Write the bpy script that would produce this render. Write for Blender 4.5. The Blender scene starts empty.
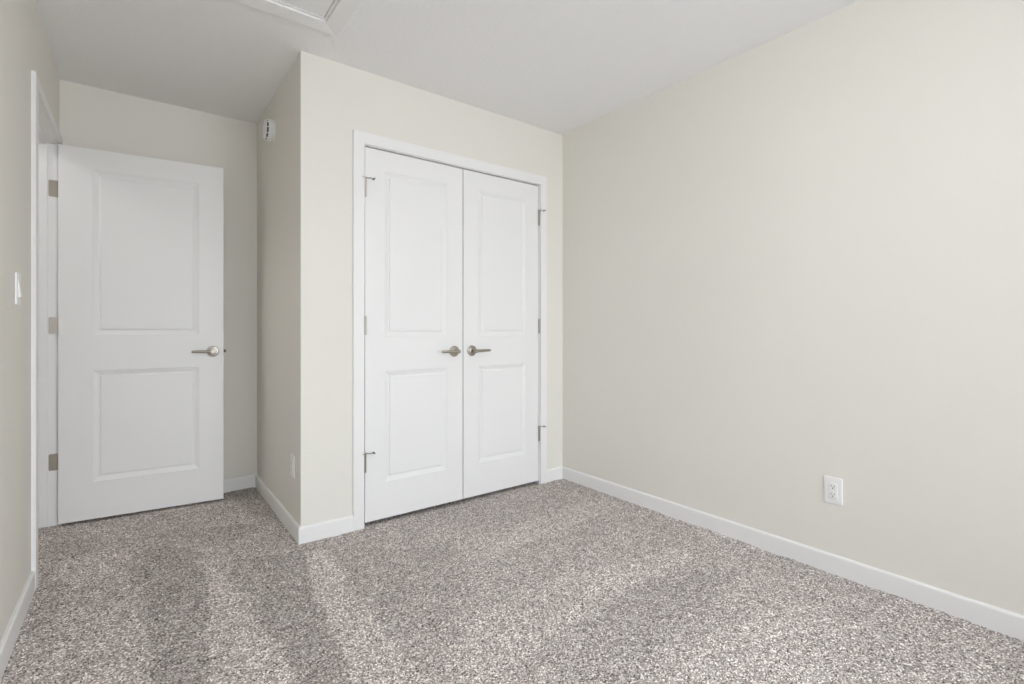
import bpy, bmesh, math, random
import numpy as np
from mathutils import Vector, Matrix

random.seed(7)
S = bpy.context.scene
COL = S.collection

# ------------------------------------------------------------------ camera, world, lights, exposure
EYE = 1.0653
cam = bpy.data.cameras.new('camera')
cam.sensor_width = 36.0
cam.lens = 36.0 * 493.6 / 1024
cam.shift_y = -13.755 / 1024
cam.clip_start = 0.02
camo = bpy.data.objects.new('camera', cam)
COL.objects.link(camo)
camo.location = (0, 0, EYE)
camo.rotation_euler = (math.pi / 2, 0, -0.6505)
S.camera = camo

SKY = 9.1
FILL_LAMP = 26.0  # strength of the added fill lamps
w = bpy.data.worlds.new('world')
S.world = w
w.use_nodes = True
nt = w.node_tree
bg = nt.nodes['Background']
bg.inputs['Strength'].default_value = SKY
tc = nt.nodes.new('ShaderNodeTexCoord')
sp = nt.nodes.new('ShaderNodeSeparateXYZ')
rp = nt.nodes.new('ShaderNodeValToRGB')           # overcast sky over pale ground
nt.links.new(tc.outputs['Generated'], sp.inputs[0])
mr = nt.nodes.new('ShaderNodeMapRange')
mr.inputs['From Min'].default_value = -1
nt.links.new(sp.outputs['Z'], mr.inputs['Value'])
nt.links.new(mr.outputs[0], rp.inputs[0])
e = rp.color_ramp.elements
e[0].position = 0.46; e[0].color = (0.60, 0.63, 0.665, 1)
e[1].position = 0.52; e[1].color = (0.88, 0.94, 1.0, 1)
x = e.new(1.0); x.color = (0.80, 0.89, 1.0, 1)
nt.links.new(rp.outputs[0], bg.inputs['Color'])

# the room's window is in the wall behind the camera: portal that guides the sky light through it
WX0, WX1, WZ0, WZ1 = -0.10, 2.18, 0.30, 2.20
FRONT = -1.80
pl = bpy.data.lights.new('window_daylight', 'AREA')
pl.shape = 'RECTANGLE'; pl.size = WX1 - WX0; pl.size_y = WZ1 - WZ0
pl.cycles.is_portal = True
plo = bpy.data.objects.new('window_daylight', pl)
COL.objects.link(plo)
plo.location = ((WX0 + WX1) / 2, FRONT - 0.14, (WZ0 + WZ1) / 2)
plo.rotation_euler = (math.pi / 2, 0, 0)

S.view_settings.view_transform = 'Standard'
S.view_settings.look = 'None'
S.view_settings.gamma = 1.0
S.view_settings.use_curve_mapping = False
S.view_settings.exposure = 0.0
S.cycles.use_denoising = True
S.cycles.max_bounces = 24
S.cycles.diffuse_bounces = 20
S.cycles.transparent_max_bounces = 16
S.cycles.sample_clamp_indirect = 0
S.cycles.use_light_tree = True

# ------------------------------------------------------------------ room dimensions (metres)
H = 2.44
XL, XR = -0.3385, 2.4136           # left and right wall faces
YC, YB = 2.578, 3.685              # closet front, alcove end wall
XC = 0.6468                        # side of the closet bump-out
T = 0.115                          # wall thickness
CX0, CX1, CZ = 0.970, 2.194, 2.045  # closet clear opening
DY0, DY1, DZ = 2.836, 3.612, 2.058  # doorway clear opening in the left wall
BB_H, BB_T = 0.083, 0.012
CAS_T = 0.014

# ------------------------------------------------------------------ materials
def mat(name, col, rough=0.5, metal=0.0, bump=None, spec=0.5, tint=0.0):
    m = bpy.data.materials.new(name)
    m.use_nodes = True
    n = m.node_tree; b = n.nodes['Principled BSDF']
    b.inputs['Base Color'].default_value = (*col, 1)
    b.inputs['Roughness'].default_value = rough
    b.inputs['Metallic'].default_value = metal
    b.inputs['Specular IOR Level'].default_value = spec
    t = n.nodes.new('ShaderNodeTexCoord')
    if tint:
        nz = n.nodes.new('ShaderNodeTexNoise'); nz.inputs['Scale'].default_value = 3.0
        n.links.new(t.outputs['Object'], nz.inputs['Vector'])
        mx = n.nodes.new('ShaderNodeMix'); mx.data_type = 'RGBA'
        mx.inputs[6].default_value = (*[c * (1 - tint) for c in col], 1)
        mx.inputs[7].default_value = (*[min(1, c * (1 + tint)) for c in col], 1)
        n.links.new(nz.outputs[0], mx.inputs[0]); n.links.new(mx.outputs[2], b.inputs['Base Color'])
    if bump:
        sc, dist, det = bump
        nz = n.nodes.new('ShaderNodeTexNoise'); nz.inputs['Scale'].default_value = sc
        nz.inputs['Detail'].default_value = det
        n.links.new(t.outputs['Object'], nz.inputs['Vector'])
        bp = n.nodes.new('ShaderNodeBump'); bp.inputs['Distance'].default_value = dist
        bp.inputs['Strength'].default_value = 1.0
        n.links.new(nz.outputs[0], bp.inputs['Height']); n.links.new(bp.outputs[0], b.inputs['Normal'])
    return m

M_WALL = mat('cream_wall_paint', (0.768, 0.750, 0.700), 0.62, bump=(160, 0.0004, 2), spec=0.3, tint=0.008)
M_CEIL = mat('ceiling_texture_paint', (0.86, 0.86, 0.865), 0.9, bump=(55, 0.003, 4), spec=0.1)
M_TRIM = mat('white_trim_paint', (0.825, 0.822, 0.820), 0.38, spec=0.4)
M_DOOR = mat('white_door_paint', (0.815, 0.812, 0.811), 0.42, bump=(300, 0.00008, 2), spec=0.4)
M_PLASTIC = mat('white_plastic', (0.84, 0.84, 0.84), 0.3, spec=0.5)
M_NICKEL = mat('brushed_nickel', (0.41, 0.372, 0.325), 0.36, 1.0)
M_DARK = mat('dark_slot', (0.015, 0.015, 0.015), 0.6)
M_RUBBER = mat('grey_rubber', (0.12, 0.12, 0.12), 0.7)
M_BOLT = mat('shade_toned_steel', (0.10, 0.09, 0.08), 0.35, 1.0)  # silver bolt standing in shade; the shade is put into its colour
M_GAP = mat('shadow_gap_board', (0.25, 0.25, 0.25), 0.9)

def glass():
    m = bpy.data.materials.new('window_glass'); m.use_nodes = True
    n = m.node_tree; n.nodes.remove(n.nodes['Principled BSDF'])
    out = n.nodes['Material Output']
    tr = n.nodes.new('ShaderNodeBsdfTransparent'); gl = n.nodes.new('ShaderNodeBsdfGlossy')
    gl.inputs['Roughness'].default_value = 0.02
    fr = n.nodes.new('ShaderNodeFresnel'); mx = n.nodes.new('ShaderNodeMixShader')
    n.links.new(fr.outputs[0], mx.inputs[0]); n.links.new(tr.outputs[0], mx.inputs[1]); n.links.new(gl.outputs[0], mx.inputs[2])
    n.links.new(mx.outputs[0], out.inputs[0])
    return m
M_GLASS = glass()

def carpet_mat():
    m = bpy.data.materials.new('frieze_carpet'); m.use_nodes = True
    n = m.node_tree; b = n.nodes['Principled BSDF']
    b.inputs['Roughness'].default_value = 0.95; b.inputs['Specular IOR Level'].default_value = 0.05
    t = n.nodes.new('ShaderNodeTexCoord')
    # yarn flecks
    v = n.nodes.new('ShaderNodeTexVoronoi'); v.inputs['Scale'].default_value = 240
    n.links.new(t.outputs['Object'], v.inputs['Vector'])
    sep = n.nodes.new('ShaderNodeSeparateColor'); n.links.new(v.outputs['Color'], sep.inputs[0])
    r = n.nodes.new('ShaderNodeValToRGB'); n.links.new(sep.outputs[0], r.inputs[0])
    e = r.color_ramp.elements
    e[0].position = 0.0; e[0].color = (0.060, 0.051, 0.048, 1)
    e[1].position = 1.0; e[1].color = (0.92, 0.87, 0.83, 1)
    for p, c in ((0.16, (0.225, 0.197, 0.187)), (0.42, (0.352, 0.317, 0.303)), (0.72, (0.488, 0.448, 0.431))):
        q = e.new(p); q.color = (*c, 1)
    # faint larger colour drift
    nz = n.nodes.new('ShaderNodeTexNoise'); nz.inputs['Scale'].default_value = 22; nz.inputs['Detail'].default_value = 5
    n.links.new(t.outputs['Object'], nz.inputs['Vector'])
    # lay of the pile left by the vacuum: shows more yarn tip (pale) or more yarn side (dark); a corner shade is painted in too
    a = n.nodes.new('ShaderNodeAttribute'); a.attribute_name = 'pile_lay_shade'
    m1 = n.nodes.new('ShaderNodeMath'); m1.operation = 'MULTIPLY_ADD'; m1.inputs[1].default_value = 0.5; m1.inputs[2].default_value = 0.90
    n.links.new(nz.outputs[0], m1.inputs[0])
    m2 = n.nodes.new('ShaderNodeMath'); m2.operation = 'MULTIPLY'
    n.links.new(m1.outputs[0], m2.inputs[0]); n.links.new(a.outputs['Fac'], m2.inputs[1])
    vm = n.nodes.new('ShaderNodeVectorMath'); vm.operation = 'SCALE'  # overall tone
    n.links.new(r.outputs[0], vm.inputs[0]); n.links.new(m2.outputs[0], vm.inputs['Scale'])
    n.links.new(vm.outputs[0], b.inputs['Base Color'])
    return m
M_CARPET = carpet_mat()

# ------------------------------------------------------------------ mesh helpers
def link(name, bm, m, parent=None, loc=(0, 0, 0), rot=(0, 0, 0), smooth=False):
    me = bpy.data.meshes.new(name)
    bmesh.ops.recalc_face_normals(bm, faces=bm.faces)
    bm.to_mesh(me); bm.free()
    if m: me.materials.append(m)
    if smooth:
        for p in me.polygons: p.use_smooth = True
    o = bpy.data.objects.new(name, me); COL.objects.link(o)
    o.location = loc; o.rotation_euler = rot
    if parent: o.parent = parent
    return o

def empty(name, loc=(0, 0, 0), rz=0):
    o = bpy.data.objects.new(name, None); COL.objects.link(o)
    o.empty_display_size = 0.1
    o.location = loc; o.rotation_euler = (0, 0, rz)
    return o

def props(o, label=None, cat=None, kind=None, group=None):
    if label: o['label'] = label
    if cat: o['category'] = cat
    if kind: o['kind'] = kind
    if group: o['group'] = group
    return o

def box(bm, x0, x1, y0, y1, z0, z1, bev=0, seg=2):
    vs = [bm.verts.new((x, y, z)) for x in (x0, x1) for y in (y0, y1) for z in (z0, z1)]
    F = [(0, 1, 3, 2), (4, 6, 7, 5), (0, 4, 5, 1), (2, 3, 7, 6), (0, 2, 6, 4), (1, 5, 7, 3)]
    fs = [bm.faces.new([vs[i] for i in f]) for f in F]
    if bev:
        es = list({ed for f in fs for ed in f.edges})
        bmesh.ops.bevel(bm, geom=es, offset=bev, segments=seg, profile=0.5, affect='EDGES')
    return fs

def bx(*a, **k):
    bm = bmesh.new(); box(bm, *a, **k); return bm

def lathe(bm, prof, n=32, mtx=None):
    """prof: (radius, height) list revolved about z, capped"""
    rings = []
    for r, z in prof:
        rings.append([bm.verts.new((r * math.cos(2 * math.pi * i / n), r * math.sin(2 * math.pi * i / n), z)) for i in range(n)])
    for a, b in zip(rings, rings[1:]):
        for i in range(n):
            bm.faces.new((a[i], a[(i + 1) % n], b[(i + 1) % n], b[i]))
    bm.faces.new(rings[0][::-1]); bm.faces.new(rings[-1])
    if mtx is not None:
        bmesh.ops.transform(bm, matrix=mtx, verts=[v for r in rings for v in r])

def tube(bm, pts, radii, n=14, squash=1.0):
    """swept round bar through pts; radii per point; squash scales the vertical thickness"""
    pts = [Vector(p) for p in pts]; rings = []
    for i, p in enumerate(pts):
        d = (pts[min(i + 1, len(pts) - 1)] - pts[max(i - 1, 0)]).normalized()
        up = Vector((0, 0, 1)) if abs(d.z) < 0.95 else Vector((0, 1, 0))
        s = d.cross(up).normalized(); u = s.cross(d).normalized()
        rr = radii[i]
        rings.append([bm.verts.new(p + s * rr * math.cos(2 * math.pi * k / n) + u * rr * squash * math.sin(2 * math.pi * k / n)) for k in range(n)])
    for a, b in zip(rings, rings[1:]):
        for k in range(n):
            bm.faces.new((a[k], a[(k + 1) % n], b[(k + 1) % n], b[k]))
    bm.faces.new(rings[0][::-1]); bm.faces.new(rings[-1])

def prism(bm, poly, d):
    """poly: 3D corner list, extruded by vector d"""
    a = [bm.verts.new(p) for p in poly]; b = [bm.verts.new(Vector(p) + Vector(d)) for p in poly]
    n = len(a)
    bm.faces.new(a); bm.faces.new(b[::-1])
    for i in range(n):
        bm.faces.new((a[i], b[i], b[(i + 1) % n], a[(i + 1) % n]))

RX = lambda a: Matrix.Rotation(a, 4, 'X')
RY = lambda a: Matrix.Rotation(a, 4, 'Y')
TR = lambda x, y, z: Matrix.Translation((x, y, z))

# ------------------------------------------------------------------ floor: cut pile carpet with real relief
def floor():
    st = 0.0055
    x0, x1, y0, y1 = XL - T - 0.02, XR + 0.01, FRONT - 0.01, YB + 0.01
    nx, ny = int((x1 - x0) / st) + 1, int((y1 - y0) / st) + 1
    rng = np.random.default_rng(3)
    gx, gy = np.meshgrid(np.linspace(x0, x1, nx), np.linspace(y0, y1, ny))
    X = gx + rng.uniform(-.0018, .0018, gx.shape); Y = gy + rng.uniform(-.0018, .0018, gx.shape)
    X[:, 0] = x0; X[:, -1] = x1; Y[0] = y0; Y[-1] = y1
    def blur(a, k):
        for ax in (0, 1):
            c = np.cumsum(np.concatenate([np.repeat(np.take(a, [0], ax), k + 1, ax), a, np.repeat(np.take(a, [-1], ax), k, ax)], ax), ax)
            n_ = a.shape[ax]
            a = (np.take(c, np.arange(2 * k + 1, 2 * k + 1 + n_), ax) - np.take(c, np.arange(0, n_), ax)) / (2 * k + 1)
        return a
    def soft(k, s):
        a = blur(blur(rng.standard_normal(gx.shape), k), k); return a / a.std() * s
    z = rng.uniform(-.0020, .0020, gx.shape) + soft(2, .0008) + soft(14, .0010)
    # vacuum strokes and a painted corner shade, as polygons on the floor: value, soft edge in cells
    lay = np.ones(gx.shape)
    def inside(poly):
        c = np.zeros(gx.shape, bool); n = len(poly)
        for i in range(n):
            ax, ay = poly[i]; bx_, by = poly[(i + 1) % n]
            if ay == by: continue
            c ^= ((ay > gy) != (by > gy)) & (gx < (bx_ - ax) * (gy - ay) / (by - ay) + ax)
        return c
    wob = soft(6, .006); wob2 = soft(6, .006)
    gx += wob; gy += wob2
    for val, k, poly in STROKES_AND_SHADE:
        msk = blur(inside(poly).astype(float), k)
        lay += (val) * msk
    lay += soft(20, .016) + soft(4, .018)
    me = bpy.data.meshes.new('floor')
    idx = np.arange(nx * ny).reshape(ny, nx)
    q = np.stack([idx[:-1, :-1], idx[:-1, 1:], idx[1:, 1:], idx[1:, :-1]], -1).reshape(-1, 4)
    # leave out the pile under the left wall and beyond it, except in the doorway
    cx = gx[:-1, :-1].ravel(); cy = gy[:-1, :-1].ravel()
    keep = ~((cx < XL - .02) & ((cy < DY0 - .05) | (cy > DY1 + .05)))
    q = q[keep]
    me.vertices.add(nx * ny); me.vertices.foreach_set('co', np.stack([X, Y, z], -1).astype(np.float32).ravel())
    me.loops.add(len(q) * 4); me.loops.foreach_set('vertex_index', q.astype(np.int32).ravel())
    me.polygons.add(len(q)); me.polygons.foreach_set('loop_start', np.arange(0, len(q) * 4, 4, dtype=np.int32))
    me.polygons.foreach_set('loop_total', np.full(len(q), 4, np.int32))
    at = me.attributes.new('pile_lay_shade', 'FLOAT', 'POINT'); at.data.foreach_set('value', lay.astype(np.float32).ravel())
    me.update(calc_edges=True); me.validate()
    me.materials.append(M_CARPET)
    o = bpy.data.objects.new('floor', me); COL.objects.link(o)
    props(o, 'grey flecked cut pile carpet with vacuum strokes covering the whole room', 'carpet', 'structure')

STROKES_AND_SHADE = [
    (0.108, 4, [(-0.219, 2.74), (0.019, 2.589), (0.031, 1.754), (0.031, 1.507), (-0.386, 1.824), (-0.333, 2.307)]),
    (-0.132, 1, [(0.022, 2.556), (0.245, 2.593), (0.205, 2.108), (0.141, 1.423), (0.039, 1.501), (0.032, 1.832)]),
    (0.156, 1, [(0.249, 2.601), (0.298, 2.484), (0.353, 1.996), (0.39, 1.56), (0.41, 1.219), (0.145, 1.42), (0.195, 1.971)]),
    (-0.132, 1, [(0.335, 2.596), (0.641, 2.492), (0.58, 2.132), (0.563, 1.836), (0.509, 1.47), (0.468, 1.174), (0.423, 1.208), (0.394, 1.578), (0.365, 1.987)]),
    (0.168, 1, [(0.643, 2.464), (0.74, 2.416), (0.698, 1.993), (0.695, 1.59), (0.692, 1.25), (0.714, 0.987), (0.478, 1.166), (0.505, 1.442), (0.532, 1.714), (0.56, 2.005)]),
    (-0.060, 3, [(0.752, 2.38), (1.215, 2.195), (1.22, 1.922), (0.826, 1.491), (0.703, 1.584), (0.711, 1.983)]),
    (0.108, 2, [(1.155, 1.947), (1.409, 2.123), (2.288, 2.105), (2.357, 1.944), (1.78, 1.92), (1.293, 1.866)]),
    (0.120, 3, [(0.776, 1.401), (1.034, 1.558), (1.455, 1.57), (2.097, 1.411), (2.061, 1.282), (1.446, 1.331), (1.037, 1.264), (0.805, 1.214)]),
    (-0.072, 2, [(1.395, 1.283), (2.018, 1.255), (2.116, 1.122), (1.696, 1.055), (1.165, 0.991), (0.92, 1.077)]),
    (0.108, 6, [(1.148, 0.903), (1.532, 0.953), (2.039, 0.88), (2.067, 0.653), (1.604, 0.556), (1.303, 0.539), (0.989, 0.778)]),
    (-0.156, 4, [(-0.066, 2.829), (0.092, 2.978), (0.243, 2.794), (0.186, 2.568), (0.012, 2.615)]),
    (-0.108, 3, [(0.158, 3.06), (0.453, 3.065), (0.533, 2.902), (0.347, 2.784)]),
    (-0.120, 3, [(0.464, 3.731), (0.675, 3.674), (0.635, 2.962), (0.501, 3.214)]),  # shade of the alcove corner, put into the pile tone
    (0.084, 4, [(-0.273, 2.999), (-0.102, 3.084), (0.051, 2.862), (-0.092, 2.78), (-0.245, 2.692)]),
    (0.084, 3, [(0.243, 3.352), (0.478, 3.231), (0.555, 3.023), (0.267, 3.071)]),
    (-0.108, 3, [(-0.357, 3.32), (-0.186, 3.261), (-0.065, 3.125), (-0.21, 3.06), (-0.323, 3.097)]),
]
floor()

# ------------------------------------------------------------------ walls and ceiling
def structure(name, bm, m, label=None, cat=None):
    return props(link(name, bm, m), label, cat, 'structure')

BOT = -0.02
bm = bmesh.new()
box(bm, XL - T, XL, FRONT - T, DY0 - 0.018, BOT, H)
box(bm, XL - T, XL, DY1 + 0.018, YB + T, BOT, H)
box(bm, XL - T, XL, DY0 - 0.018, DY1 + 0.018, DZ + 0.018, H)
structure('wall_left', bm, M_WALL, 'cream wall at the left holding the doorway and the light switch', 'wall')
structure('wall_right', bx(XR, XR + T, FRONT - T, YB + T, BOT, H), M_WALL, 'long bare cream wall on the right with one outlet low down', 'wall')
structure('wall_back', bx(XL, XR, YB, YB + T, BOT, H), M_WALL, 'cream end wall behind the open passage door', 'wall')
bm = bmesh.new()
fs = box(bm, XC, CX0 - 0.018, YC, YC + T, BOT, H)
ed = [e_ for e_ in bm.edges if all(abs(v.co.x - XC) < 1e-6 and abs(v.co.y - YC) < 1e-6 for v in e_.verts)]
bmesh.ops.bevel(bm, geom=ed, offset=0.003, segments=3, profile=0.5, affect='EDGES')
box(bm, CX1 + 0.018, XR, YC, YC + T, BOT, H)
box(bm, CX0 - 0.018, CX1 + 0.018, YC, YC + T, CZ + 0.018, H)
structure('wall_closet', bm, M_WALL, 'cream wall around the white double closet doors', 'wall')
structure('wall_side', bx(XC, XC + T, YC + T, YB, BOT, H), M_WALL, 'narrow shaded cream side wall of the closet with the round alarm', 'wall')
# wall behind the camera, with the window opening
bm = bmesh.new()
box(bm, XL, WX0, FRONT - T, FRONT, BOT, H); box(bm, WX1, XR, FRONT - T, FRONT, BOT, H)
box(bm, WX0, WX1, FRONT - T, FRONT, BOT, WZ0); box(bm, WX0, WX1, FRONT - T, FRONT, WZ1, H)
structure('wall_front', bm, M_WALL)
# ceiling with the attic opening
AX0, AX1, AY0, AY1 = 0.094, 0.684, 1.420, 2.267
bm = bmesh.new()
c0, c1, c2, c3 = XL - 1.3, XR + T, FRONT - T, YB + T + 0.6
box(bm, c0, AX0, c2, c3, H, H + 0.12); box(bm, AX1, c1, c2, c3, H, H + 0.12)
box(bm, AX0, AX1, c2, AY0, H, H + 0.12); box(bm, AX0, AX1, AY1, c3, H, H + 0.12)
structure('ceiling', bm, M_CEIL, 'white lightly textured ceiling over the whole room', 'ceiling')
# hallway beyond the doorway
bm = bmesh.new()
hx = XL - 1.3
box(bm, hx - 0.1, hx, 1.6, 4.4, BOT, H)
box(bm, hx, XL - T, 1.5, 1.6, BOT, H); box(bm, hx, XL, 4.3, 4.4, BOT, H); box(bm, XL - T, XL, YB + T, 4.3, BOT, H)
structure('wall_hallway', bm, M_WALL)
fh = structure('floor_hallway', bx(hx, XL - T - 0.02, 1.6, 4.3, -0.02, 0.0), M_CARPET)
at_ = fh.data.attributes.new('pile_lay_shade', 'FLOAT', 'POINT')
for d_ in at_.data: d_.value = 1.0

# ------------------------------------------------------------------ baseboards (mitred at corners)
def baseboard(name, p0, p1, nrm, m0=0, m1=0, label=None):
    """wall line p0->p1, nrm points into the room, m0/m1 = -1 inside corner, +1 outside corner, 0 square"""
    p0 = Vector((*p0, 0)); p1 = Vector((*p1, 0)); nv = Vector((*nrm, 0)); d = (p1 - p0).normalized()
    prof = [(0, -0.004), (BB_T, -0.004), (BB_T, BB_H - 0.010), (BB_T - 0.001, BB_H - 0.005), (BB_T - 0.0055, BB_H), (0, BB_H)]
    bm = bmesh.new()
    def ring(p, m, sgn):
        return [bm.verts.new(p + nv * t_ + d * sgn * m * t_ + Vector((0, 0, z_))) for t_, z_ in prof]
    a = ring(p0, m0, -1); b = ring(p1, m1, 1); n = len(a)
    bm.faces.new(a); bm.faces.new(b[::-1])
    for i in range(n): bm.faces.new((a[i], b[i], b[(i + 1) % n], a[(i + 1) % n]))
    return structure(name, bm, M_TRIM, label, 'baseboard' if label else None)

CO0, CO1, CTOP = 0.9066, 2.2552, 2.1086       # outer edges of closet casing
PO0, PO1 = 2.765, 3.6835                      # outer edges of doorway casing
baseboard('baseboard_left', (XL, FRONT), (XL, PO0), (1, 0), -1, 0, 'white baseboard along the left wall up to the doorway casing')
baseboard('baseboard_back', (XL, YB), (XC, YB), (0, -1), -1, -1, 'white baseboard on the end wall behind the open door')
baseboard('baseboard_side', (XC, YC), (XC, YB), (-1, 0), 1, -1, 'white baseboard along the shaded side wall of the closet')
baseboard('baseboard_closet', (XC, YC), (CO0, YC), (0, -1), 1, 0, 'short white baseboard between the outside corner and the closet casing')
baseboard('baseboard_corner', (CO1, YC), (XR, YC), (0, -1), 0, -1, 'very short white baseboard right of the closet casing')
baseboard('baseboard_right', (XR, FRONT), (XR, YC), (-1, 0), -1, -1, 'long white baseboard along the right wall')
baseboard('baseboard_front', (XL, FRONT), (XR, FRONT), (0, 1), -1, -1)

# ------------------------------------------------------------------ casings and jambs
def casing(name, u0, u1, top, iu0, iu1, itop, place, label):
    """flat casing in local x-z, local -y faces the room; parts: frame, jamb, stop"""
    r = empty(name, *place)
    props(r, label, 'door casing', 'structure')
    bm = bmesh.new()
    prism(bm, [(u0, -CAS_T, 0), (iu0, -CAS_T, 0), (iu0, -CAS_T, itop), (iu1, -CAS_T, itop), (iu1, -CAS_T, 0), (u1, -CAS_T, 0), (u1, -CAS_T, top), (u0, -CAS_T, top)], (0, CAS_T, 0))
    bmesh.ops.bevel(bm, geom=[e_ for e_ in bm.edges if all(abs(v.co.y + CAS_T) < 1e-6 for v in e_.verts)], offset=0.0018, segments=2, affect='EDGES')
    link('casing_frame', bm, M_TRIM, r)
    return r

def jamb(r, u0, u1, top, stop_y):
    bm = bmesh.new(); j = 0.018
    box(bm, u0 - j, u0, 0, T, 0, top + j); box(bm, u1, u1 + j, 0, T, 0, top + j); box(bm, u0, u1, 0, T, top, top + j)
    jo = link('jamb', bm, M_TRIM, r)
    bm = bmesh.new(); s = 0.010; y0, y1 = stop_y
    box(bm, u0, u0 + s, y0, y1, 0.008, top, 0.0015); box(bm, u1 - s, u1, y0, y1, 0.008, top, 0.0015)
    box(bm, u0 + s, u1 - s, y0, y1, top - s, top, 0.0015)
    link('door_stop', bm, M_TRIM, r)

g = 0.005   # reveal
r = casing('trim_1', CO0, CO1, CTOP, CX0 - g, CX1 + g, CZ + g, ((0, YC, 0), 0), 'flat white casing around the double closet doors')
jamb(r, CX0, CX1, CZ, (0.040, 0.052))
# doorway: local x runs along +Y of the room, local -y faces +X
r2 = casing('trim_2', PO0, PO1, CTOP, DY0 - g, DY1 + g, DZ + g, ((XL, 0, 0), math.pi / 2), 'flat white casing of the open doorway in the left wall')
jamb(r2, DY0, DY1, DZ, (0.040, 0.078))

# ------------------------------------------------------------------ doors
def door_leaf_bm(W, z0, z1, th, panels):
    """leaf spans local x 0..W, front face y=0 looking to -y, back y=th; moulded raised panels on both faces"""
    bm = bmesh.new()
    rings = [(0.0, 0.0), (0.0015, 0.0022), (0.009, 0.0050), (0.020, 0.0098), (0.026, 0.0110), (0.0285, 0.0110), (0.0305, 0.0062), (0.036, 0.0040)]
    def face_side(y, sgn):
        xs = sorted({0, W, *[p[0] for p in panels], *[p[1] for p in panels]})
        zs = sorted({z0, z1, *[p[2] for p in panels], *[p[3] for p in panels]})
        vd = {}
        def V(a, b):
            if (a, b) not in vd: vd[(a, b)] = bm.verts.new((a, y, b))
            return vd[(a, b)]
        for i in range(len(xs) - 1):
            for k in range(len(zs) - 1):
                a, b, c, d = xs[i], xs[i + 1], zs[k], zs[k + 1]
                if any(abs(a - p[0]) < 1e-9 and abs(b - p[1]) < 1e-9 and abs(c - p[2]) < 1e-9 and abs(d - p[3]) < 1e-9 for p in panels):
                    prev = [V(a, c), V(b, c), V(b, d), V(a, d)]
                    for off, dep in rings[1:]:
                        cur = [bm.verts.new((px, y + sgn * dep, pz)) for px, pz in ((a + off, c + off), (b - off, c + off), (b - off, d - off), (a + off, d - off))]
                        for q in range(4): bm.faces.new((prev[q], prev[(q + 1) % 4], cur[(q + 1) % 4], cur[q]))
                        prev = cur
                    bm.faces.new(prev)
                else:
                    bm.faces.new((V(a, c), V(b, c), V(b, d), V(a, d)))
        return xs, zs, V
    xs, zs, A = face_side(0.0, 1)
    _, _, B = face_side(th, -1)
    for i in range(len(xs) - 1):
        for z in (z0, z1): bm.faces.new((A(xs[i], z), A(xs[i + 1], z), B(xs[i + 1], z), B(xs[i], z)))
    for k in range(len(zs) - 1):
        for x in (0, W): bm.faces.new((A(x, zs[k]), A(x, zs[k + 1]), B(x, zs[k + 1]), B(x, zs[k])))
    return bm

def lever(parent, x, z, y_face, out, d):
    """lever handle: rose on the face at y_face, projecting along y by sign out, arm along x by sign d"""
    h = empty('lever_handle', (x, y_face, z)); h.parent = parent
    base = RX(math.pi / 2 if out < 0 else -math.pi / 2)
    bm = bmesh.new()
    lathe(bm, [(0.0325, 0.0), (0.0325, 0.004), (0.0315, 0.0062), (0.028, 0.0078), (0.0205, 0.0086), (0.0195, 0.0098), (0.0165, 0.0110), (0.0135, 0.0115)], 40, base)
    link('rose', bm, M_NICKEL, h, smooth=False)
    for p in h.children[-1].data.polygons: p.use_smooth = len(p.vertices) == 4
    bm = bmesh.new()
    lathe(bm, [(0.0110, 0.0110), (0.0105, 0.018), (0.0105, 0.040), (0.0118, 0.045), (0.0118, 0.0605), (0.0112, 0.0612), (0.0106, 0.0612)], 28, base)
    link('neck', bm, M_NICKEL, h)
    for p in h.children[-1].data.polygons: p.use_smooth = len(p.vertices) == 4 and abs(p.normal.y) < 0.9
    bm = bmesh.new()
    yy = out * 0.053
    pts = [(-d * 0.004, yy, 0), (d * 0.010, yy, 0), (d * 0.025, yy * 0.99, 0), (d * 0.055, yy * 0.97, 0.0005), (d * 0.088, yy * 0.95, 0.001), (d * 0.103, yy * 0.93, 0.001), (d * 0.108, yy * 0.925, 0.001)]
    tube(bm, pts, [0.008, 0.0085, 0.0080, 0.0074, 0.0070, 0.0066, 0.0040], 18, 1.12)
    link('lever', bm, M_NICKEL, h, smooth=True)
    return h

def hinge_knuckle(parent, x, z, y, name='hinge'):
    bm = bmesh.new()
    L = 0.089
    r_ = 0.0062
    prof = [(0.003, -L / 2 - 0.006), (0.0055, -L / 2 - 0.005), (0.0055, -L / 2)]
    for k in range(5):
        a = -L / 2 + k * L / 5; b = a + L / 5
        prof += [(r_ - 0.0008, a), (r_, a + 0.0008), (r_, b - 0.0008), (r_ - 0.0008, b)]
    prof += [(0.0055, L / 2), (0.0060, L / 2 + 0.003), (0.003, L / 2 + 0.006)]
    lathe(bm, prof, 20)
    return link(name, bm, M_NICKEL, parent, (x, y, z))

def pin_stop(h, ax, ay, bxx, by):
    """hinge pin door stop: collar on the pin, bent arm, threaded rod with pad. a = direction of the padded arm"""
    L = 0.0505
    bm = bmesh.new()
    lathe(bm, [(0.0085, L - 0.002), (0.0085, L + 0.004)], 20)
    tube(bm, [(0, 0, L + 0.001), (ax * 0.55, ay * 0.8, L + 0.001), (ax, ay, L - 0.001)], [0.0042, 0.0045, 0.0042], 10, 0.5)
    tube(bm, [(0, 0, L + 0.001), (bxx, by, L + 0.001)], [0.0038, 0.0035], 10, 0.5)
    s = link('pin_stop', bm, M_NICKEL, h)
    bm = bmesh.new()
    lathe(bm, [(0.0022, -0.012), (0.0022, 0.004), (0.0055, 0.0045), (0.0058, 0.012), (0.0045, 0.0135)], 16,
          TR(ax, ay, L) @ RX(-math.pi / 2))
    o = link('bumper_pad', bm, M_RUBBER, h); o['label'] = 'grey rubber bumper on threaded rod'

HZ = (1.818, 1.080, 0.344)
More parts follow.
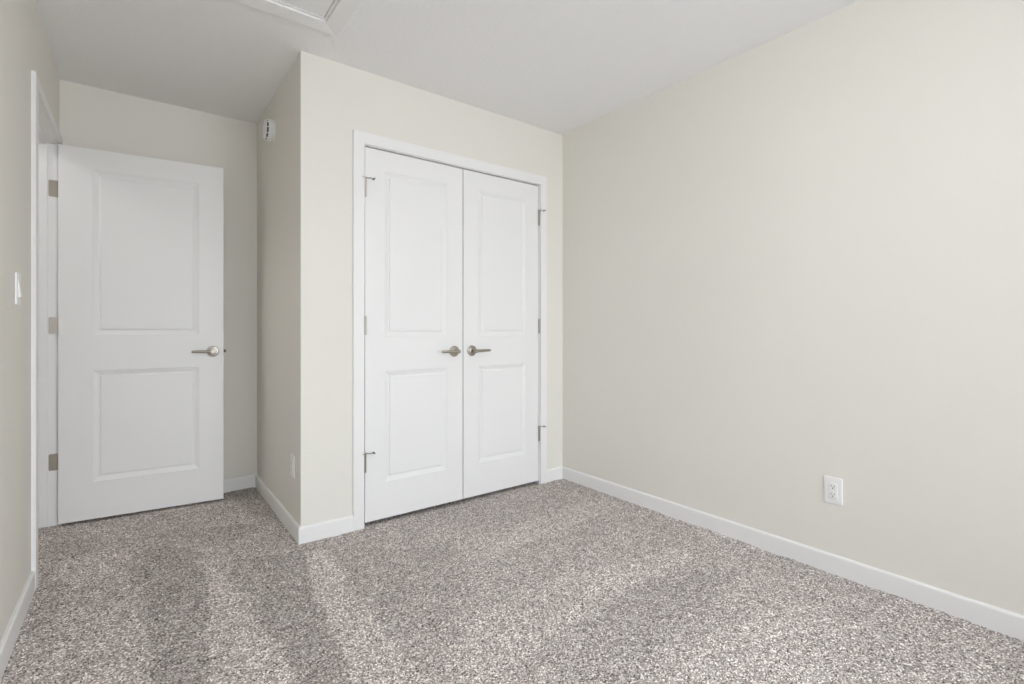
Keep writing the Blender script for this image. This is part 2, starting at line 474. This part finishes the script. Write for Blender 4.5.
# closet doors
def closet_door(name, x0, x1, hinge_left, label):
    r_ = props(empty(name, (x0, YC + 0.001, 0)), label, 'door', 'structure', None)
    W = x1 - x0
    st = 0.111
    link('door_panel', door_leaf_bm(W, 0.0235, CZ - 0.0085, 0.035,
         [(st, W - st, 0.222, 0.829), (st, W - st, 1.018, 1.924)]), M_DOOR, r_)
    lever(r_, W - 0.060 if hinge_left else 0.060, 0.927, 0.0, -1, -1 if hinge_left else 1)
    hx_ = -0.0015 if hinge_left else W + 0.0015
    for k, z in enumerate(HZ):
        h = hinge_knuckle(r_, hx_, z, -0.0072)
        if k != 1:
            if hinge_left: pin_stop(h, 0.044, -0.016, -0.016, -0.012)
            else: pin_stop(h, 0.024, -0.030, -0.014, -0.012)
    return r_
mid = 1.5872
closet_door('door_1', CX0 + 0.004, mid - 0.003, True, 'white two-panel closet door, left leaf hinged beside the outside corner')
closet_door('door_2', mid + 0.003, CX1 - 0.004, False, 'white two-panel closet door, right leaf nearest the long right wall')

# passage door, standing open against the end wall
Pn = Vector((-0.333, 3.573)); ang = math.atan2(3.498 - 3.573, 0.428 + 0.333)
W = 0.764; st = 0.134
pd = props(empty('door_3', (Pn.x, Pn.y, 0), ang), 'white two-panel passage door standing wide open in the alcove', 'door', 'structure')
link('door_panel', door_leaf_bm(W, 0.016, 2.051, 0.035, [(st + 0.009, W - st + 0.007, 0.221, 0.832), (st + 0.009, W - st + 0.007, 1.028, 1.936)]), M_DOOR, pd)
lever(pd, W - 0.056, 0.925, 0.0, -1, -1)
lever(pd, W - 0.056, 0.925, 0.035, 1, -1)
bm = bmesh.new()
box(bm, W, W + 0.0015, 0.005, 0.030, 0.895, 0.955, 0.0005)
link('latch_plate', bm, M_NICKEL, pd)
bm = bmesh.new()
prism(bm, [(W + 0.001, 0.010, 0.916), (W + 0.013, 0.012, 0.916), (W + 0.013, 0.017, 0.916), (W + 0.001, 0.026, 0.916)], (0, 0, 0.019))
link('latch_bolt', bm, M_BOLT, pd)['label'] = 'latch bolt with shade put into its dark colour'
# hinges of the passage door: leaf let into the jamb plus knuckle
for z in HZ:
    h = hinge_knuckle(pd, -0.0005, z, 0.040)
    bm = bmesh.new()
    R_ = 0.007
    y = DY1 - 0.0005
    # leaf face in world space: X from the wall face back into the jamb
    xa, xb = XL - 0.036, XL + 0.002
    pts = []
    for cx_, cz_, a0 in ((xa + R_, -0.0445 + R_, 180), (xb, -0.0445, None), (xb, 0.0445, None), (xa + R_, 0.0445 - R_, 90)):
        if a0 is None: pts.append((cx_, y, z + cz_))
        else:
            for q in range(6):
                a_ = math.radians(a0 + (90 / 5) * q)
                pts.append((cx_ + R_ * math.cos(a_), y, z + cz_ + R_ * math.sin(a_)))
    prism(bm, pts, (0, -0.0022, 0))
    for sx, sz in ((0.010, 0.032), (0.022, 0.012), (0.010, -0.010), (0.022, -0.032)):
        lathe(bm, [(0.0042, 0.0), (0.0042, 0.0006), (0.003, 0.0011)], 12, TR(xa + sx, y - 0.0022, z + sz) @ RX(math.pi / 2))
    lo = link('hinge_leaf', bm, M_NICKEL, h)
    lo.matrix_parent_inverse = Matrix.Identity(4)
    bpy.context.view_layer.update()
    lo.matrix_parent_inverse = h.matrix_world.inverted()

# ------------------------------------------------------------------ attic hatch
hatch = props(empty('attic_hatch', ((AX0 + AX1) / 2, (AY0 + AY1) / 2, H)), 'white framed attic access hatch in the ceiling, cut off by the top of the photo', 'hatch')
hx_, hy_ = (AX1 - AX0) / 2, (AY1 - AY0) / 2
def mitred_frame(bm, ix, iy, ox, oy, z0, z1):
    c = lambda a, b: [(-a, -b), (a, -b), (a, b), (-a, b)]
    I, O = c(ix, iy), c(ox, oy)
    for k in range(4):
        m_ = (k + 1) % 4
        prism(bm, [(*O[k], z0), (*O[m_], z0), (*I[m_], z0), (*I[k], z0)], (0, 0, z1 - z0))
bm = bmesh.new(); mitred_frame(bm, hx_ - 0.008, hy_ - 0.008, hx_ + 0.061, hy_ + 0.063, -0.014, 0.0)
for v in bm.verts:
    if v.co.z < -0.01 and abs(v.co.x) < hx_ and abs(v.co.y) < hy_: v.co.z = -0.009
link('frame', bm, M_TRIM, hatch)
bm = bmesh.new(); mitred_frame(bm, hx_ - 0.020, hy_ - 0.020, hx_ - 0.0005, hy_ - 0.0005, 0.0005, 0.10)
link('stop_ledge', bm, M_TRIM, hatch)
bm = bmesh.new()
px_, py_ = hx_ - 0.0215, hy_ - 0.0215
box(bm, -px_, px_, -py_, py_, 0.004, 0.022, 0.002)
link('hatch_panel', bm, M_TRIM, hatch)
bm = bmesh.new(); box(bm, -hx_ + .001, hx_ - .001, -hy_ + .001, hy_ - .001, 0.1005, 0.112)
link('insulation_board', bm, M_GAP, hatch)

# ------------------------------------------------------------------ wall devices
def rounded_plate(bm, w_, h_, t_, r_=0.004, edge=0.0015):
    """plate in local x-z, back at y=0, front at y=-t"""
    pts = []
    for sx, sz, a0 in ((1, 1, 0), (-1, 1, 90), (-1, -1, 180), (1, -1, 270)):
        for q in range(5):
            a_ = math.radians(a0 + 22.5 * q)
            pts.append(((w_ / 2 - r_) * sx + r_ * math.cos(a_), (h_ / 2 - r_) * sz + r_ * math.sin(a_)))
    rings = [(0, 0), (0, t_ - edge), (edge, t_)]
    prev = None
    for ins, dep in rings:
        kx, kz = 1 - 2 * ins / w_, 1 - 2 * ins / h_
        cur = [bm.verts.new((p[0] * kx, -dep, p[1] * kz)) for p in pts]
        if prev:
            for i in range(len(cur)): bm.faces.new((prev[i], prev[(i + 1) % len(cur)], cur[(i + 1) % len(cur)], cur[i]))
        else: bm.faces.new(cur[::-1])
        prev = cur
    bm.faces.new(prev)

def outlet(loc, rz, label):
    o = props(empty('power_outlet', loc, rz), label, 'outlet')
    bm = bmesh.new(); rounded_plate(bm, 0.070, 0.115, 0.0055); link('cover_plate', bm, M_PLASTIC, o)
    bm = bmesh.new(); rounded_plate(bm, 0.034, 0.067, 0.0075, 0.003, 0.001); link('receptacle_body', bm, M_PLASTIC, o)
    for s in (1, -1):
        bm = bmesh.new()
        n = 24; pts = []
        for i in range(n):
            a_ = 2 * math.pi * i / n
            pts.append((0.0150 * math.cos(a_), -0.0075, max(-0.0125, min(0.0125, 0.0155 * math.sin(a_))) + s * 0.0172))
        prism(bm, pts, (0, -0.0012, 0))
        f = link('socket', bm, M_PLASTIC, o)
        bm = bmesh.new()
        y = -0.0087
        zc = s * 0.0172
        box(bm, -0.0073, -0.0053, y - 0.0003, y + 0.001, zc - 0.001, zc + 0.0085)
        box(bm, 0.0053, 0.0071, y - 0.0003, y + 0.001, zc, zc + 0.0075)
        lathe(bm, [(0.0028, 0), (0.0028, 0.0012)], 14, TR(0, y + 0.001, zc - 0.0062) @ RX(math.pi / 2))
        link('slots', bm, M_DARK, f)['label'] = 'dark plug slots'
    return o
outlet((XR, 0.862, 0.360), -math.pi / 2, 'white duplex power outlet low on the long right wall')
outlet((XC, 2.725, 0.352), -math.pi / 2, 'white outlet plate seen edge-on on the shaded side wall near the corner')

sw = props(empty('light_switch', (XL, 2.466, 1.206), math.pi / 2), 'white rocker light switch on the left wall beside the doorway', 'switch')
bm = bmesh.new(); rounded_plate(bm, 0.070, 0.116, 0.0055); link('cover_plate', bm, M_PLASTIC, sw)
bm = bmesh.new()
prism(bm, [(-0.0165, -0.005, 0.033), (-0.0165, -0.0062, 0.033), (-0.0165, -0.0135, -0.030), (-0.0165, -0.005, -0.033)], (0.033, 0, 0))
link('rocker', bm, M_PLASTIC, sw)
bm = bmesh.new(); lathe(bm, [(0.0016, 0), (0.0016, 0.0009)], 12, TR(0, -0.0128, -0.026) @ RX(math.pi / 2))
link('indicator', bm, M_DARK, sw)['label'] = 'tiny dark indicator dot'

# round alarm on the side wall; local z axis points out of the wall (-X)
al = props(empty('smoke_alarm', (XC, 3.187, 2.2345)), 'round white smoke alarm with dark vent slots high on the shaded side wall', 'smoke alarm')
out_m = RY(-math.pi / 2)
bm = bmesh.new(); lathe(bm, [(0.0600, 0), (0.0610, 0.002), (0.0610, 0.008), (0.0595, 0.010)], 56, out_m); link('mounting_base', bm, M_PLASTIC, al)
bm = bmesh.new()
lathe(bm, [(0.058, 0.010), (0.0625, 0.0115), (0.0635, 0.014), (0.0625, 0.032), (0.0595, 0.0355)], 56, out_m); b_ = link('housing', bm, M_PLASTIC, al, smooth=True)
bm = bmesh.new(); lathe(bm, [(0.052, 0.0353), (0.052, 0.0450)], 48, out_m); link('vent_gap', bm, M_DARK, al)['label'] = 'dark vent slots around the cap'
for k in range(10):
    bm = bmesh.new()
    a_ = 2 * math.pi * (k + 0.5) / 10
    mtx = out_m @ Matrix.Rotation(a_, 4, 'Z') @ TR(0.0545, 0, 0.0405)
    v0 = len(bm.verts)
    fs = box(bm, -0.004, 0.0025, -0.0022, 0.0022, -0.0045, 0.0045)
    bm.verts.ensure_lookup_table()
    bmesh.ops.transform(bm, matrix=mtx, verts=bm.verts[v0:])
    link('vent_rib', bm, M_PLASTIC, al)
bm = bmesh.new(); lathe(bm, [(0.0570, 0.0448), (0.0575, 0.0458), (0.0555, 0.0472), (0.040, 0.0485), (0.016, 0.049)], 56, out_m)
cp = link('cap', bm, M_PLASTIC, al, smooth=True)
bm = bmesh.new(); lathe(bm, [(0.013, 0.0488), (0.0125, 0.0505), (0.010, 0.051)], 28, out_m); link('test_button', bm, M_PLASTIC, cp)

# ------------------------------------------------------------------ window behind the camera
wn = props(empty('window_1', ((WX0 + WX1) / 2, FRONT, WZ0)), None, None, 'structure')
hw = (WX1 - WX0) / 2; hh = WZ1 - WZ0
bm = bmesh.new()
f_ = 0.045
box(bm, -hw, -hw + f_, -T, -0.05, 0, hh, 0.003); box(bm, hw - f_, hw, -T, -0.05, 0, hh, 0.003)
box(bm, -hw + f_, hw - f_, -T, -0.05, 0, f_, 0.003); box(bm, -hw + f_, hw - f_, -T, -0.05, hh - f_, hh, 0.003)
box(bm, -0.02, 0.02, -T, -0.05, f_, hh - f_, 0.003)
link('window_frame', bm, M_TRIM, wn)
link('pane', bx(-hw + f_, -0.02, -0.088, -0.084, f_, hh - f_), M_GLASS, wn)
link('pane', bx(0.02, hw - f_, -0.088, -0.084, f_, hh - f_), M_GLASS, wn)
link('window_sill', bx(-hw - 0.03, hw + 0.03, -0.05, 0.022, -0.018, 0.0, bev=0.003), M_TRIM, wn)

# ------------------------------------------------------------------ added fill lamps, both unseen: one over the room, one in the hallway
M_FILL_LAMP = bpy.data.materials.new('fill_lamp_shade'); M_FILL_LAMP.use_nodes = True
b_ = M_FILL_LAMP.node_tree.nodes['Principled BSDF']
b_.inputs['Base Color'].default_value = (0.8, 0.8, 0.8, 1)
b_.inputs['Emission Color'].default_value = (1.0, 0.99, 0.98, 1); b_.inputs['Emission Strength'].default_value = FILL_LAMP
M_HALL_FILL = M_FILL_LAMP.copy(); M_HALL_FILL.name = 'dim_fill_lamp_shade'
M_HALL_FILL.node_tree.nodes['Principled BSDF'].inputs['Emission Strength'].default_value = FILL_LAMP * 0.65
def added_ceiling_light(x, y, label, shade):
    lp = props(empty('added_ceiling_light', (x, y, H)), label, 'added fill light')
    bm = bmesh.new(); lathe(bm, [(0.150, 0), (0.150, -0.022), (0.144, -0.026)], 48); link('lamp_base', bm, M_TRIM, lp)
    bm = bmesh.new(); lathe(bm, [(0.142, -0.024), (0.148, -0.036), (0.150, -0.085), (0.144, -0.110), (0.125, -0.128), (0.085, -0.140), (0.03, -0.145)], 48)
    link('lamp_shade', bm, shade, lp, smooth=True)
added_ceiling_light(1.04, 0.38, 'unseen round fill lamp added on the bedroom ceiling', M_FILL_LAMP)  # added to lift the ceiling and side walls
added_ceiling_light(-1.05, 3.30, 'unseen round fill lamp added in the hallway beyond the doorway', M_HALL_FILL)  # added to brighten the alcove through the doorway
